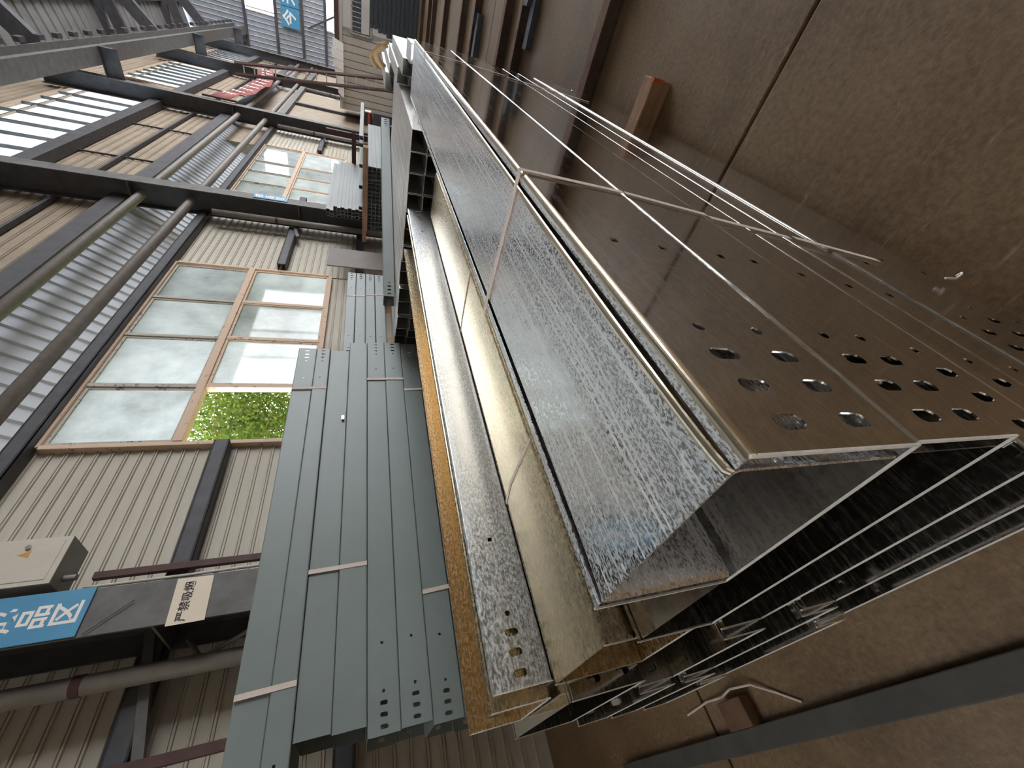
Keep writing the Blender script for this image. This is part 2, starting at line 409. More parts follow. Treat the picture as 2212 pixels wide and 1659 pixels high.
def build_columns():
    ys = [1.825, 11.05, 20.45, 30.7, 39.6]
    for y in ys:
        st = [Z+4.7, Z+1.47]
        c = struct('trim_2', MB().box(-3.92, -3.90, y-.175, y+.175, 0, Z+10.2), M['steel_l'], base=(-3.9, y, 0))
        c['label'] = 'dark steel column flange'
        def sub(n, mb, mt=M['steel'], **k): return struct(n, MBshift(mb, y), mt, parent=c, base=(-3.9, y, 0), **k)
        def MBshift(mb, yy): 
            mb.v = [(a, b+yy, d) for a, b, d in mb.v]; return mb
        sub('web', MB().box(-4.42, -3.92, -.008, .008, 0, Z+10.2))
        sub('back_flange', MB().box(-4.44, -4.42, -.175, .175, 0, Z+10.2))
        for z in st:
            for s in (-1, 1):
                sub('stiffener', MB().box(-4.42, -3.92, min(.008*s, .17*s), max(.008*s, .17*s), z, z+.02), M['steel_l'])
        sub('bracket', MB().box(-3.90, -3.05, -.12, .12, Z+8.35, Z+8.38).box(-3.9, -3.05, -.01, .01, Z+7.9, Z+8.35).box(-3.06, -3.04, -.12, .12, Z+8.0, Z+8.38))
        sub('haunch', MB().beam((-4.0, 0, Z+9.6), (-1.6, 0, Z+11.6), .25, .55))
        dp = sub('downpipe', MB().tube([(-4.25, -.38, 0), (-4.25, -.38, Z+3.2)], .068, 16), M['pipe'], smooth=True)
        sub('pipe_clamp', MB().tube([(-4.25, -.38, Z+1.9), (-4.25, -.38, Z+1.96)], .073, 16), M['redoxide'])
        sub('rafter', MB().box(-4.5, 16, -.12, .12, Z+11.9, Z+12.6).beam((-4.5, .0, Z+11.2), (6, .0, Z+13.8), .22, .5), M['steel'])
        sub('brace', MB().beam((-4.38, .15, Z+1.68), (-4.38, -.90, Z+1.45), .06, .07), M['steel_l'])
    # crane runway girder
    cr = struct('trim_3', MB().box(-3.55, -3.05, -8, 44, Z+8.38, Z+8.41).box(-3.31, -3.29, -8, 44, Z+8.41, Z+9.2).box(-3.5, -3.1, -8, 44, Z+9.2, Z+9.24), M['steel_l'])
    for i in range(50):
        struct('rail_clip', MB().box(-3.05, -2.92, -6+i+.0, -6+i+.3, Z+9.2, Z+9.34), M['steel'], parent=cr)
build_columns()

def build_roof():
    m = MB(); k = 0; y = -8.; pts = []
    while y < 44: pts += [(y, 0), (y+.22, 0), (y+.26, .05), (y+.36, .05), (y+.40, 0)]; y += .62
    for yy, b in pts: m.v += [(-4.7, yy, Z+11.9+b), (6.0, yy, Z+14.3+b), (16.2, yy, Z+11.9+b)]
    for i in range(len(pts)-1):
        m.f += [(3*i, 3*i+1, 3*i+4, 3*i+3), (3*i+1, 3*i+2, 3*i+5, 3*i+4)]
    struct('ceiling', m, M['roof'], t=.004)
    pu = struct('trim_4', MB().box(-4.4, -4.2, -8, 44, Z+11.6, Z+11.8), M['steel'])
    for i in range(1, 7):
        x = -4.4+i*1.7; struct('purlin', MB().box(x, x+.12, -8, 44, Z+11.7+.224*(x+4.7), Z+11.9+.224*(x+4.7)), M['steel'], parent=pu)
build_roof()

def build_end_walls():
    # far gable: ribbed sheets, girts and lit openings
    Y = 44.; m = MB()
    def ribs(x0, x1, z0, z1):
        x = x0
        while x < x1-.01:
            e = min(x+.3, x1); m.quad((x, Y, z0), (e-.09, Y, z0), (e-.09, Y, z1), (x, Y, z1)); m.quad((e-.09, Y, z0), (e-.045, Y-.05, z0), (e-.045, Y-.05, z1), (e-.09, Y, z1))
            m.quad((e-.045, Y-.05, z0), (e, Y, z0), (e, Y, z1), (e-.045, Y-.05, z1)); x = e
    wins = [(-1.87, 4.2, 6.45, 8.3), (-2.0, 3.5, 2.45, 2.95)]
    ribs(-4.7, -2.05, 0, 14.6); ribs(-2.05, 4.25, 0, Z+2.4); ribs(-2.05, 4.25, Z+3.0, Z+6.4); ribs(-2.05, 4.25, Z+8.35, 14.6+1.0); ribs(4.25, 6.5, 0, 15.4); ribs(6.5, 14, 7.5, 15.4); ribs(14, 16.2, 0, 15.4)
    w = struct('wall_far', m, M['siding_grey'])
    for z in (2.99, 4.6, 6.38, 8.42): struct('girt', MB().box(-4.6, 16, Y-.22, Y-.06, Z+z-.09, Z+z+.09), M['steel'], parent=w)
    for i, (a, b, c, d) in enumerate(wins):
        wd = struct('window_%d' % (4+i), MB().box(a-.08, a, Y-.1, Y+.02, Z+c, Z+d).box(b, b+.08, Y-.1, Y+.02, Z+c, Z+d), M['frame'])
        struct('pane', MB().box(a, b, Y-.03, Y-.025, Z+c, Z+d), M['fibre'], parent=wd)
    struct('brace', MB().beam((-2.2, Y-.3, Z+4.2), (-.6, Y-.3, Z+1.6), .12, .12), M['steel'], parent=w)
    # right wall, out of view: solid near part, far opening added to admit daylight
    rw = struct('wall_right', MB().box(16.0, 16.2, -6, 13, 0, 13.6).box(16.0, 16.2, 13, 44, 0, 1.0).box(16.0, 16.2, 13, 44, 11.4, 13.6), M['siding'])
    for i in range(14): struct('post', MB().box(15.9, 16.0, -8+i*4-.1, -8+i*4+.1, 0, 13.5), M['steel'], parent=rw)
    struct('wall_back', MB().box(-4.7, 16.2, -6.2, -6.0, 0, 14.2), M['siding'])
build_end_walls()

# ------------------------------------------------------------------ windows
def build_low_window(num, ys, open_pane=None):
    """steel window, two rows of panes: peach transom and mullions, flaking grey putty frames"""
    zb, zt, zm = Z+.70, Z+3.34, Z+2.10
    x = XW
    w = struct('window_%d' % num, MB().box(x-.08, x+.06, ys[0]-.03, ys[-1]+.03, zt, zt+.07).box(x-.08, x+.06, ys[0]-.03, ys[-1]+.03, zb-.07, zb)
               .box(x-.08, x+.06, ys[0]-.06, ys[0], zb, zt).box(x-.08, x+.06, ys[-1], ys[-1]+.06, zb, zt), M['frame'], bev=.006)
    struct('transom', MB().box(x-.06, x+.07, ys[0], ys[-1], zm-.05, zm+.05), M['frame'], parent=w, bev=.006)
    for i in range(1, len(ys)-1):
        struct('mullion', MB().box(x-.05, x+.04, ys[i]-.03, ys[i]+.03, zm+.05, zt), M['frame_g'], parent=w, bev=.006)
        struct('mullion', MB().box(x-.05, x+.05, ys[i]-.035, ys[i]+.035, zb, zm-.05), M['frame'], parent=w, bev=.006)
    for i in range(len(ys)-1):
        a, b = ys[i]+.03, ys[i+1]-.03
        for row, (c, d) in enumerate(((zm+.05, zt), (zb, zm-.05))):
            mt = M['frame_g'] if row == 0 else M['frame']; xo = 0 if row == 0 else .02
            if row == 1 and i == open_pane: continue
            e = .032
            s = struct('sash', MB().box(x-.03+xo, x+.02+xo, a, b, c, c+e).box(x-.03+xo, x+.02+xo, a, b, d-e, d).box(x-.03+xo, x+.02+xo, a, a+e, c+e, d-e)
                       .box(x-.03+xo, x+.02+xo, b-e, b, c+e, d-e), mt, parent=w, bev=.004)
            struct('pane', MB().box(x-.006+xo, x-.002+xo, a+e, b-e, c+e, d-e), M['glass'] if (i+row) % 3 else M['glass_c'], parent=s)
    return w
build_low_window(1, [4.04, 5.08, 6.24, 7.36, 8.62], open_pane=0)
build_low_window(2, [12.96, 13.95, 15.02, 16.12, 18.05])

def build_high_window(num, y0, y1):
    z0, z1 = Z+7.42, Z+9.62; x = XW
    w = struct('window_%d' % num, MB().box(x-.08, x+.05, y0-.05, y1+.05, z1, z1+.12).box(x-.08, x+.05, y0-.05, y1+.05, z0-.08, z0)
               .box(x-.08, x+.05, y0-.07, y0, z0, z1).box(x-.08, x+.05, y1, y1+.07, z0, z1), M['frame'])
    n = 8
    for i in range(n):
        a = y0+(y1-y0)*i/n; b = y0+(y1-y0)*(i+1)/n
        struct('pane', MB().box(x-.03, x-.025, a+.02, b-.02, z0, z1), M['fibre'], parent=w)
        if i: struct('mullion', MB().box(x-.06, x+.05, a-.03, a+.03, z0, z1), M['steel_l'], parent=w)
    struct('glazing_bar', MB().box(x-.05, x+.03, y0, y1, z1-.34, z1-.30), M['frame'], parent=w)
build_high_window(6, 2.3, 9.5); build_high_window(7, 12.7, 20.85); build_high_window(8, 24.5, 31.2); build_high_window(9, 36.1, 42.3)

# ================================================================== CABLE TRAYS
TH = .0024
def arc(cx, cz, r, a0, a1, n=5):
    return [(cx+r*math.cos(math.radians(a0+(a1-a0)*i/n)), cz+r*math.sin(math.radians(a0+(a1-a0)*i/n))) for i in range(n+1)]
def end_holes(y0, y1, rows, square=True, ends='both'):
    hs = []
    for r in rows:
        for s, e in ((1, y0), (-1, y1)):
            for k in range(3): hs.append((e+s*(.033+.048*k), r, .019, .038, 'slot'))
            hs.append((e+s*.178, r, .015, .015, 'round'))
            if square: hs.append((e+s*.40, r+.004, .013, .013, 'square'))
    return hs
def tray(label, x0, x1, y0, y1, z0, z1, mat, group=None, up=False, lip=.016, holes=True, cover=None, bow=0., tilt=0., cat='cable tray'):
    """folded-sheet cable tray lying along y, heights relative to the camera; up: open side on top"""
    z0 += Z; z1 += Z; T = Thing('cable_tray', label, cat, ((x0+x1)/2, y0, z0), 'w', group)
    r = .006; h = z1-z0
    rows = [z0+h*.25, z0+h*.655] if h > .17 else [z0+h*.5]
    ys = [y0+(y1-y0)*i/12 for i in range(13)]
    web, edge = (z0, z1) if up else (z1, z0); s = 1 if up else -1
    # web with its two folded corners
    prof = [(x0, web+s*r)] + [(x0+r-r*math.cos(math.radians(a)), web+s*(r-r*math.sin(math.radians(a)))) for a in (15, 30, 45, 60, 75)] + [(x0+r, web)]
    prof += [(x0+(x1-x0)*i/6, web) for i in range(1, 6)]
    prof += [(x1-r, web)] + [(x1-r+r*math.sin(math.radians(a)), web+s*(r-r*math.cos(math.radians(a)))) for a in (15, 30, 45, 60, 75)] + [(x1, web+s*r)]
    T.part('web_plate', MB().sheet(prof, ys), mat, t=TH)
    for side, x, d in (('l', x0, 1), ('r', x1, -1)):
        hs = end_holes(y0, y1, rows) if holes else []
        a, b = (web+s*r, edge-s*r); lo, hi = min(a, b), max(a, b)
        w = T.part('side_wall', MB().plate(y0, y1, lo, hi, hs, lambda u, v, o, x=x, d=d: (x+d*(o-TH/2), u, v), TH), mat, merge=False)
        lp = [(x+d*(r-r*math.cos(math.radians(q))), edge-s*(r-r*math.sin(math.radians(q)))) for q in (0, 15, 30, 45, 60, 75, 90)] + [(x+d*lip, edge)]
        T.part('return_lip', MB().sheet(lp, ys), cover if bow else mat, t=TH)
    if cover:   # nested inner channel whose web closes the top between the lips
        c0, c1 = x0+lip+.002, x1-lip-.002; top = z1-.0005; rr = .006
        cp = [(c0, z0+.01), (c0, top-rr)] + [(c0+rr-rr*math.cos(math.radians(a)), top-rr+rr*math.sin(math.radians(a))) for a in (15, 30, 45, 60, 75)] + [(c0+rr, top)]
        cp += [(c0+(c1-c0)*i/8, top) for i in range(1, 8)]
        cp += [(c1-rr, top)] + [(c1-rr+rr*math.sin(math.radians(a)), top-rr+rr*math.cos(math.radians(a))) for a in (15, 30, 45, 60, 75)] + [(c1, top-rr), (c1, z0+.01)]
        m = len(cp)
        def sh(y, i):
            t = math.sin(math.pi*((y-y0)/(y1-y0))**.32); e = 1 if i > m*.5 else -1
            return (-e*bow*t, 0)
        yl = [y0+(y1-y0)*(i/32)**1.8 for i in range(33)]
        T.part('cover_channel', MB().sheet(cp, yl, sh), cover, t=TH)
        if bow:   # strips laid over the folds, golden wall reflections put into their colour
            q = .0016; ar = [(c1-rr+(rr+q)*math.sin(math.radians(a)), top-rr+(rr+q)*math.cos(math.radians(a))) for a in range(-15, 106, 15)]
            T.part('fold_glint', MB().sheet(ar, yl, lambda y, i: (-bow*math.sin(math.pi*((y-y0)/(y1-y0))**.32), 0)), M['zinc_glint'], t=.0006)
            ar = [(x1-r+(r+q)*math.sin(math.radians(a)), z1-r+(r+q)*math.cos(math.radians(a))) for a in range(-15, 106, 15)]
            T.part('fold_glint', MB().sheet(ar, ys), M['zinc_glint'], t=.0006)
    if mat is not M['teal']:   # bright sheared edges of the sheet at the near end
        e = TH*.5+.0006; ce = MB().box(x0, x1, y0-.0012, y0+.0012, web-e, web+e)
        for x in (x0, x1): ce.box(x-e, x+e, y0-.0012, y0+.0012, z0, z1)
        T.part('cut_edge', ce, M['cutedge'])
    if tilt: T.o.rotation_euler = (0, tilt, 0)
    return T

def main_stack():
    g = 'galvanised trays of the near stack'
    tray('wide galvanised cable tray lying on top of the near stack', -.513, -.195, .130, 3.37, -.505, -.282, M['zinc'], up=True, lip=.017, cover=M['zinc_top'], bow=.010)
    tray('galvanised tray directly under the topmost near tray, slotted side facing the open floor', -.81, -.195, .133, 3.33, -.700, -.510, M['zinc'], up=True, cover=M['zinc'])
    tray('gold-tinted galvanised tray beside the wide top tray, lying one step lower', -1.128, -.825, .143, 2.95, -.700, -.446, M['zinc_gold'], up=True, lip=.005, cover=M['zinc_gold'])
    tray('bright spangled open tray with three slots at its end, left of the gold-tinted tray', -1.556, -1.22, .166, 3.30, -.478, -.315, M['zinc_bright'], up=True, lip=.007)
    tray('gold-tinted tray nested inside the bright spangled open tray, near end jutting out', -1.535, -1.240, .134, 3.22, -.468, -.306, M['zinc_gold'], up=True, lip=.007)
    tray('galvanised tray carrying the bright spangled tray, its near end jutting out', -1.69, -1.14, .104, 3.30, -.695, -.482, M['zinc'], up=True, cover=M['zinc'])

    rows = [(-.820, -.706, [(-.199, -.80, .118), (-.806, -1.20, .10), (-1.206, -1.68, .085)]),
            (-.930, -.826, [(-.200, -.70, .10), (-.706, -1.16, .09), (-1.166, -1.66, .078)]),
            (-1.032, -.936, [(-.200, -.78, .085), (-.786, -1.25, .075), (-1.256, -1.62, .070)])]
    names = ['third', 'fourth', 'fifth']; where = ['at the open-floor side', 'in the middle', 'on the teal-stack side']
    for (z0, z1, cells), nm in zip(rows, names):
        for (a, b, y), wh in zip(cells, where):
            tray('low galvanised tray in the %s layer of the near stack, %s' % (nm, wh), b, a, y, 3.25+random.uniform(-.05, .05), z0, z1, M['zinc'], g, up=True)
    low = [(-1.186, -1.040, .24, 3.18, -.1955), (-1.330, -1.192, .30, 3.10, -.199), (-1.478, -1.336, .27, 3.22, -.203)]
    for (z0, z1, y0, y1, xr), nm in zip(low, ['sixth', 'seventh', 'lowest']):
        for a, b, wh in ((xr, -.80, where[0]), (-.806, -1.60, where[2])):
            tray('galvanised tray in the %s layer of the near stack, %s' % (nm, wh), b, a, y0, y1, z0, z1, M['zinc'], g, up=True, holes=(a > -.5))
main_stack()

def strip(mb, pts, w, axis, t=.0012, off=(0,0,0)):
    """thin tape band through pts, w wide along axis, lying just outside the surface"""
    P = [Vector(p) for p in pts]; ax = Vector(axis).normalized()
    for a, b in zip(P[:-1], P[1:]):
        d = (b-a).normalized(); n = d.cross(ax).normalized(); k = len(mb.v)
        for p in (a-d*t*.5, b+d*t*.5):
            for i, j in ((-1,-1),(1,-1),(1,1),(-1,1)): mb.v.append(tuple(p+ax*(i*w/2)+n*(j*t/2)))
        mb.f += [tuple(k+i for i in q) for q in ((3,2,1,0),(4,5,6,7),(0,1,5,4),(1,2,6,5),(2,3,7,6),(3,0,4,7))]
    return mb
def tapes():
    def wrap(y, zs, w, lab, sl=0.):
        m = MB(); o = .0048; xr = -.195
        pts = [(-.515, y+.012, Z-.50), (-.515-o, y+.010, Z-.282+o), (xr+o, y, Z-.282+o), (xr+o, y-.01, Z-.505)]
        strip(m, pts, w, (0, 1, 0)); 
        q = [(xr+o, y-.012, Z-.512), (xr+o, y-.05, Z-.70)]
        strip(m, q, w, (0, 1, 0)); strip(m, [(-.1935, y-.052, Z-.715), (-.1935, y-.085, Z-.93)], w, (0, 1, 0))
        strip(m, [(-.1905, y-.09, Z-.94), (-.1905, y-.14, Z-1.18)], w, (0, 1, 0))
        single('packing_tape', lab, 'tape', m, M['tape'])
    wrap(.805, None, .017, 'cream paper tape wrapped round the near stack close to its slotted ends')
    wrap(2.69, None, .017, 'cream paper tape wrapped round the near stack at its far end')
    m = strip(MB(), [(-.827, .66, Z-.4440), (-1.05, .66, Z-.4440), (-1.130, .64, Z-.4445)], .012, (0, 1, 0))
    single('packing_tape', 'short cream tape across the gold-tinted tray beside the top tray, nearer one', 'tape', m, M['tape'])
    m = strip(MB(), [(-.827, 1.62, Z-.4440), (-1.06, 1.60, Z-.4440), (-1.130, 1.58, Z-.4445)], .012, (0, 1, 0))
    single('packing_tape', 'short cream tape across the gold-tinted tray beside the top tray, farther one', 'tape', m, M['tape'])
    single('loose_tape', 'white tape end curling at the foot of the near stack', 'tape', MB().tube([(-.183, .60, Z-1.35), (-.178, .595, Z-1.38), (-.170, .61, Z-1.42), (-.172, .63, Z-1.46), (-.180, .625, Z-1.44)], .0028, 6), M['white'])
tapes()

def teal_stack():
    X = -2.65
    L = [(.404, .555, -.10, 3.29, 'topmost grey-green tray of the tall stack, near end outside the picture'),
         (.288, .400, -.08, 3.28, 'grey-green tray second from the top of the tall stack, strapped to the topmost'),
         (.120, .284, .385, 3.28, 'grey-green tray third from the top of the tall stack, plain side without slots'),
         (-.040, .116, .375, 3.40, 'grey-green tray fourth from the top of the tall stack, plain side, taped to the third'),
         (-.200, -.044, .325, 3.42, 'grey-green tray fifth from the top of the tall stack, first one with three end slots'),
         (-.358, -.204, .330, 3.43, 'grey-green tray sixth from the top of the tall stack, slotted end'),
         (-.520, -.362, .310, 3.42, 'grey-green tray seventh from the top of the tall stack, slotted end next to gold-tinted tray'),
         (-.680, -.526, .300, 3.40, 'grey-green tray eighth from the top of the tall stack, mostly hidden'),
         (-.840, -.686, .320, 3.40, 'lowest grey-green tray of the tall stack, resting on timber blocks')]
    for i, (z0, z1, y0, y1, lab) in enumerate(L):
        dx = [.0, .012, -.006, .004, 0, .006, -.004, .003, 0][i]
        T = tray(lab, X-.42+dx, X+dx, y0, y1, z0, z1, M['teal'], 'grey-green trays of the tall stack', up=bool(i % 2), holes=i not in (2, 3), tilt=[0, 0, 0, 0, 0, 0, 0, 0, 0][i])
    for a, b, x, y, lab in ((.29, .553, X+.014, .61, 'cream tape round the two topmost grey-green trays, near end'),
                         (-.04, .286, X+.006, 1.17, 'cream tape round the third and fourth grey-green trays'),
                         (.29, .553, X+.014, 2.74, 'cream tape round the two topmost grey-green trays, far end'),
                         (-.36, -.04, X+.010, 2.87, 'cream tape round the fifth and sixth grey-green trays'),
                         (-.525, -.362, X+.001, .955, 'cream tape round the seventh grey-green tray, near end'),
                         (-.525, -.362, X+.001, 2.745, 'cream tape round the seventh grey-green tray, far end')):
        single('packing_tape', lab, 'tape', strip(MB(), [(x, y, Z+b), (x+.002, y+.01, Z+a)], .026, (0, 1, 0)), M['tape'])
    # timber blocks below
    for k, (x0, x1, y0, y1, z0, z1) in enumerate(((-3.2, -2.5, .30, .46, .64, .755), (-3.2, -2.5, 2.9, 3.06, .64, .755))):
        single('timber_block', 'pale timber bearer under the tall grey-green stack, %s end' % ('near' if k == 0 else 'far'), 'timber', MB().box(x0, x1, y0, y1, z0, z1), M['wood_pale'], bev=.006)
    for k, y in enumerate((.24, 2.85)):
        T = Thing('trestle', 'timber trestle below the tall grey-green stack, %s one' % ('near' if k == 0 else 'far'), 'trestle', (-2.85, y, 0))
        T.part('beam', MB().box(-3.25, -2.42, y, y+.28, .52, .64), M['wood_pale'], bev=.006)
        for x in (-3.15, -2.55):
            T.part('leg', MB().box(x-.06, x+.06, y+.05, y+.22, 0, .52), M['wood'], bev=.006)
    single('loose_clip', 'small bright metal clip lying on the third grey-green tray', 'clip', MB().box(-2.647, -2.635, 2.38, 2.42, Z+.135, Z+.155), M['chrome'])
    # second, lower grey-green stack behind
    L2 = [(.095, .20, 'upper'), (-.022, .088, 'second'), (-.135, -.030, 'third'), (-.255, -.143, 'lowest')]
    for z0, z1, nm in L2:
        for q in (0,):
            tray('%s grey-green tray of the four-tray pile behind the tall stack' % nm, -3.25, -2.95, 3.52, 5.34, z0, z1, M['teal'], 'grey-green trays of the pile behind', holes=True)
    single('packing_tape', 'cream tape on the upper half of the pile behind the tall stack', 'tape', strip(MB(), [(-2.946, 4.75, Z+.20), (-2.946, 4.77, Z-.02)], .02, (0, 1, 0)), M['tape'])
    single('packing_tape', 'cream tape on the lower half of the pile behind the tall stack', 'tape', strip(MB(), [(-2.946, 4.80, Z-.03), (-2.946, 4.83, Z-.25)], .02, (0, 1, 0)), M['tape'])
    T = Thing('trestle', 'timber trestle carrying the pile behind the tall stack', 'trestle', (-3.1, 4.4, 0))
    for y in (3.8, 5.0):
        T.part('beam', MB().box(-3.3, -2.9, y-.06, y+.06, 1.22, 1.34), M['wood_pale'])
        for x in (-3.25, -2.95): T.part('leg', MB().box(x-.05, x+.05, y-.05, y+.05, 0, 1.22), M['wood'])
teal_stack()

def u_tray_mesh(w, l, h, t=.003):
    """inverted channel, origin at near lower left corner"""
    m = MB(); m.box(0, w, 0, l, h-t, h); m.box(0, t, 0, l, 0, h-t); m.box(w-t, w, 0, l, 0, h-t); m.box(t, .014, 0, l, 0, t); m.box(w-.014, w-t, 0, l, 0, t)
    return m
ORD = ['first', 'second', 'third', 'fourth', 'fifth', 'sixth', 'seventh', 'eighth', 'ninth', 'tenth', 'eleventh', 'twelfth', 'thirteenth', 'fourteenth', 'fifteenth', 'sixteenth']
def far_stack():
    """big strapped pile of pale channels beyond the near stack, open ends towards us"""
    w, h = .142, .118
    base = u_tray_mesh(w, 2.75, h).mesh('channel', M['zinc_pale'])
    rowname = ['top', 'second', 'third', 'fourth', 'fifth']
    for r in range(5):
        z1 = -.31 - r*(h+.001)
        for c in range(14):
            x = -2.72 + c*(w+.0035); y = 3.36 + [.16, .10, .02, .06, .05, .12, .10, .0, .02, .0, -.01, .0, .01, .01][c] + (random.uniform(-.02, .02) if r else 0)
            o = bpy.data.objects.new('channel_tray', base); COL.objects.link(o); o.location = (x, y, Z+z1-h)
            tag(o, 'pale channel in the big strapped pile, %s row, %s from the floor side' % (rowname[r], ORD[13-c]), 'cable tray', 'channels of the big strapped pile')
    zb = Z-.31-5*(h+.001)
    for k, y in enumerate((3.75, 5.7)):
        T = Thing('trestle', 'steel trestle under the big strapped pile, %s one' % ('near' if k == 0 else 'far'), 'trestle', (-1.7, y, 0))
        T.part('beam', MB().box(-2.75, -.70, y-.05, y+.05, zb-.10, zb), M['rail'])
        for x in (-2.6, -1.7, -.8): T.part('leg', MB().box(x-.04, x+.04, y-.04, y+.04, 0, zb-.10), M['rail'])
    for k, y in enumerate((3.72, 4.6, 5.75)):
        single('strap', 'thin cream strap over the big strapped pile, %s one' % ('nearest', 'middle', 'farthest')[k], 'strap', strip(MB(), [(-2.73, y, Z-.307), (-.722, y, Z-.307), (-.716, y, Z-.309)], .012, (0, 1, 0)), M['tape'])
    # long grey-green tray lying across its top
    T = tray('long grey-green tray lying aslant on the big strapped pile', -2.44, -2.28, 3.76, 6.78, -.304, -.195, M['teal']); T.o.rotation_euler = (0, 0, -math.radians(19.3))
    # stepped pile right behind the far end of the near stack, bright tops
    for k, (x0, x1, y0, zt) in enumerate(((-.37, -.25, 3.85, -.30), (-.52, -.40, 4.45, -.29), (-.66, -.53, 5.0, -.28), (-.80, -.67, 6.5, -.27), (-1.02, -.82, 6.9, -.24))):
        ln = (.42, 2.1, 2.2, 2.2, 2.2)[k]; me = u_tray_mesh(x1-x0, ln, .112).mesh('channel', M['zinc_pale'])
        for r in range(5):
            o = bpy.data.objects.new('channel_tray', me); COL.objects.link(o); o.location = (x0, y0+.03*(r % 2), Z+zt-.113*(r+1))
            tag(o, 'bright channel in the stepped pile, %s row, %s step from the floor side' % (rowname[r], ORD[k]), 'cable tray', 'channels of the stepped pile')
        zb = Z+zt-.113*5; T = Thing('trestle', 'steel trestle under the %s step of the stepped pile' % ORD[k], 'trestle', ((x0+x1)/2, y0+1, 0))
        for yy in (y0+.1, y0+ln-.1):
            T.part('beam', MB().box(x0, x1, yy-.05, yy+.05, zb-.08, zb), M['rail'])
            T.part('leg', MB().box((x0+x1)/2-.04, (x0+x1)/2+.04, yy-.04, yy+.04, 0, zb-.08), M['rail'])
far_stack()

# ================================================================== THINGS ON THE FLOOR
def floor_things():
    ys = [(3.39, 3.64), (5.49, 5.80), (6.19, 6.63), (8.06, 8.61), (9.22, 9.88), (11.43, 12.59), (13.54, 14.31), (14.52, 15.65), (16.42, 17.56)]
    words = ['first', 'second', 'third', 'fourth', 'fifth', 'sixth', 'seventh', 'eighth', 'farthest']
    for (a, b), wd in zip(ys, words):
        h = .10; w = .11
        y0 = a*(1-h/Z) ; x0 = -3.0 if a > 6.2 else (-2.0 if a < 4 else -.6)
        T = Thing('steel_beam', 'rusty steel beam laid across the floor, %s counted from the near stack outwards' % wd, 'beam', (1.5, a+.06, 0), 'w', 'steel beams laid across the floor')
        T.part('top_flange', MB().box(x0, 6.5, a, a+w, h-.012, h), M['rust'])
        T.part('web', MB().box(x0, 6.5, a+.02, a+w-.02, .012, h-.012), M['rail'])
        T.part('bottom_flange', MB().box(x0, 6.5, a, a+w, 0, .012), M['rail'])
    # timber skids under the near stack
    T = Thing('timber_skid', 'short timber skid with orange-painted end jutting from under the near stack', 'skid', (-.6, 2.56, 0))
    T.part('block', MB().box(-1.65, .0, 2.47, 2.58, 0, .118), M['wood'], bev=.006)
    T.part('painted_end', MB().box(-.018, .003, 2.467, 2.50, .06, .121), M['orange'], label='flaking orange paint on the skid end')
    single('timber_skid', 'timber skid hidden in the shade under the near end of the near stack', 'skid', MB().box(-1.65, -.22, .62, .74, 0, .118), M['wood'], bev=.006)
    # steel offcuts on the beams
    T = Thing('steel_channel', 'dark angled steel offcut leaning on the second floor beam', 'offcut', (.0, 5.3, 0))
    T.part('flange', MB().box(-.12, .33, 5.20, 5.33, .0, .06), M['darksheet']); T.part('web', MB().box(.21, .33, 5.33, 5.47, 0, .10), M['darksheet'])
    T = Thing('steel_channel', 'dark steel offcut lying against the fourth floor beam', 'offcut', (.0, 7.9, 0))
    T.part('flange', MB().box(-.5, .05, 7.8, 7.95, 0, .08), M['darksheet']); T.part('web', MB().box(-.08, .05, 7.95, 8.05, 0, .12), M['darksheet'])
    # near the camera, in the shade at the foot of the stack
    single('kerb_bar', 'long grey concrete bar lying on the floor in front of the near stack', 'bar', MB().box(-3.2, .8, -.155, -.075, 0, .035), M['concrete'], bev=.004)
    single('timber_offcut', 'rust-red block lying by the grey concrete bar', 'block', MB().box(-2.02, -1.86, -.074, .03, 0, .06), M['rust'], bev=.004)
    m = MB().tube([(-2.35, .03, .006), (-2.15, .05, .008), (-2.0, .045, .03), (-1.9, .06, .05), (-1.80, .05, .02), (-1.7, .0, .006), (-1.6, -.05, .006)], .005, 6)
    single('loose_tape', 'pale strap snaking over the rust-red block', 'strap', m, M['tape'])
floor_things()

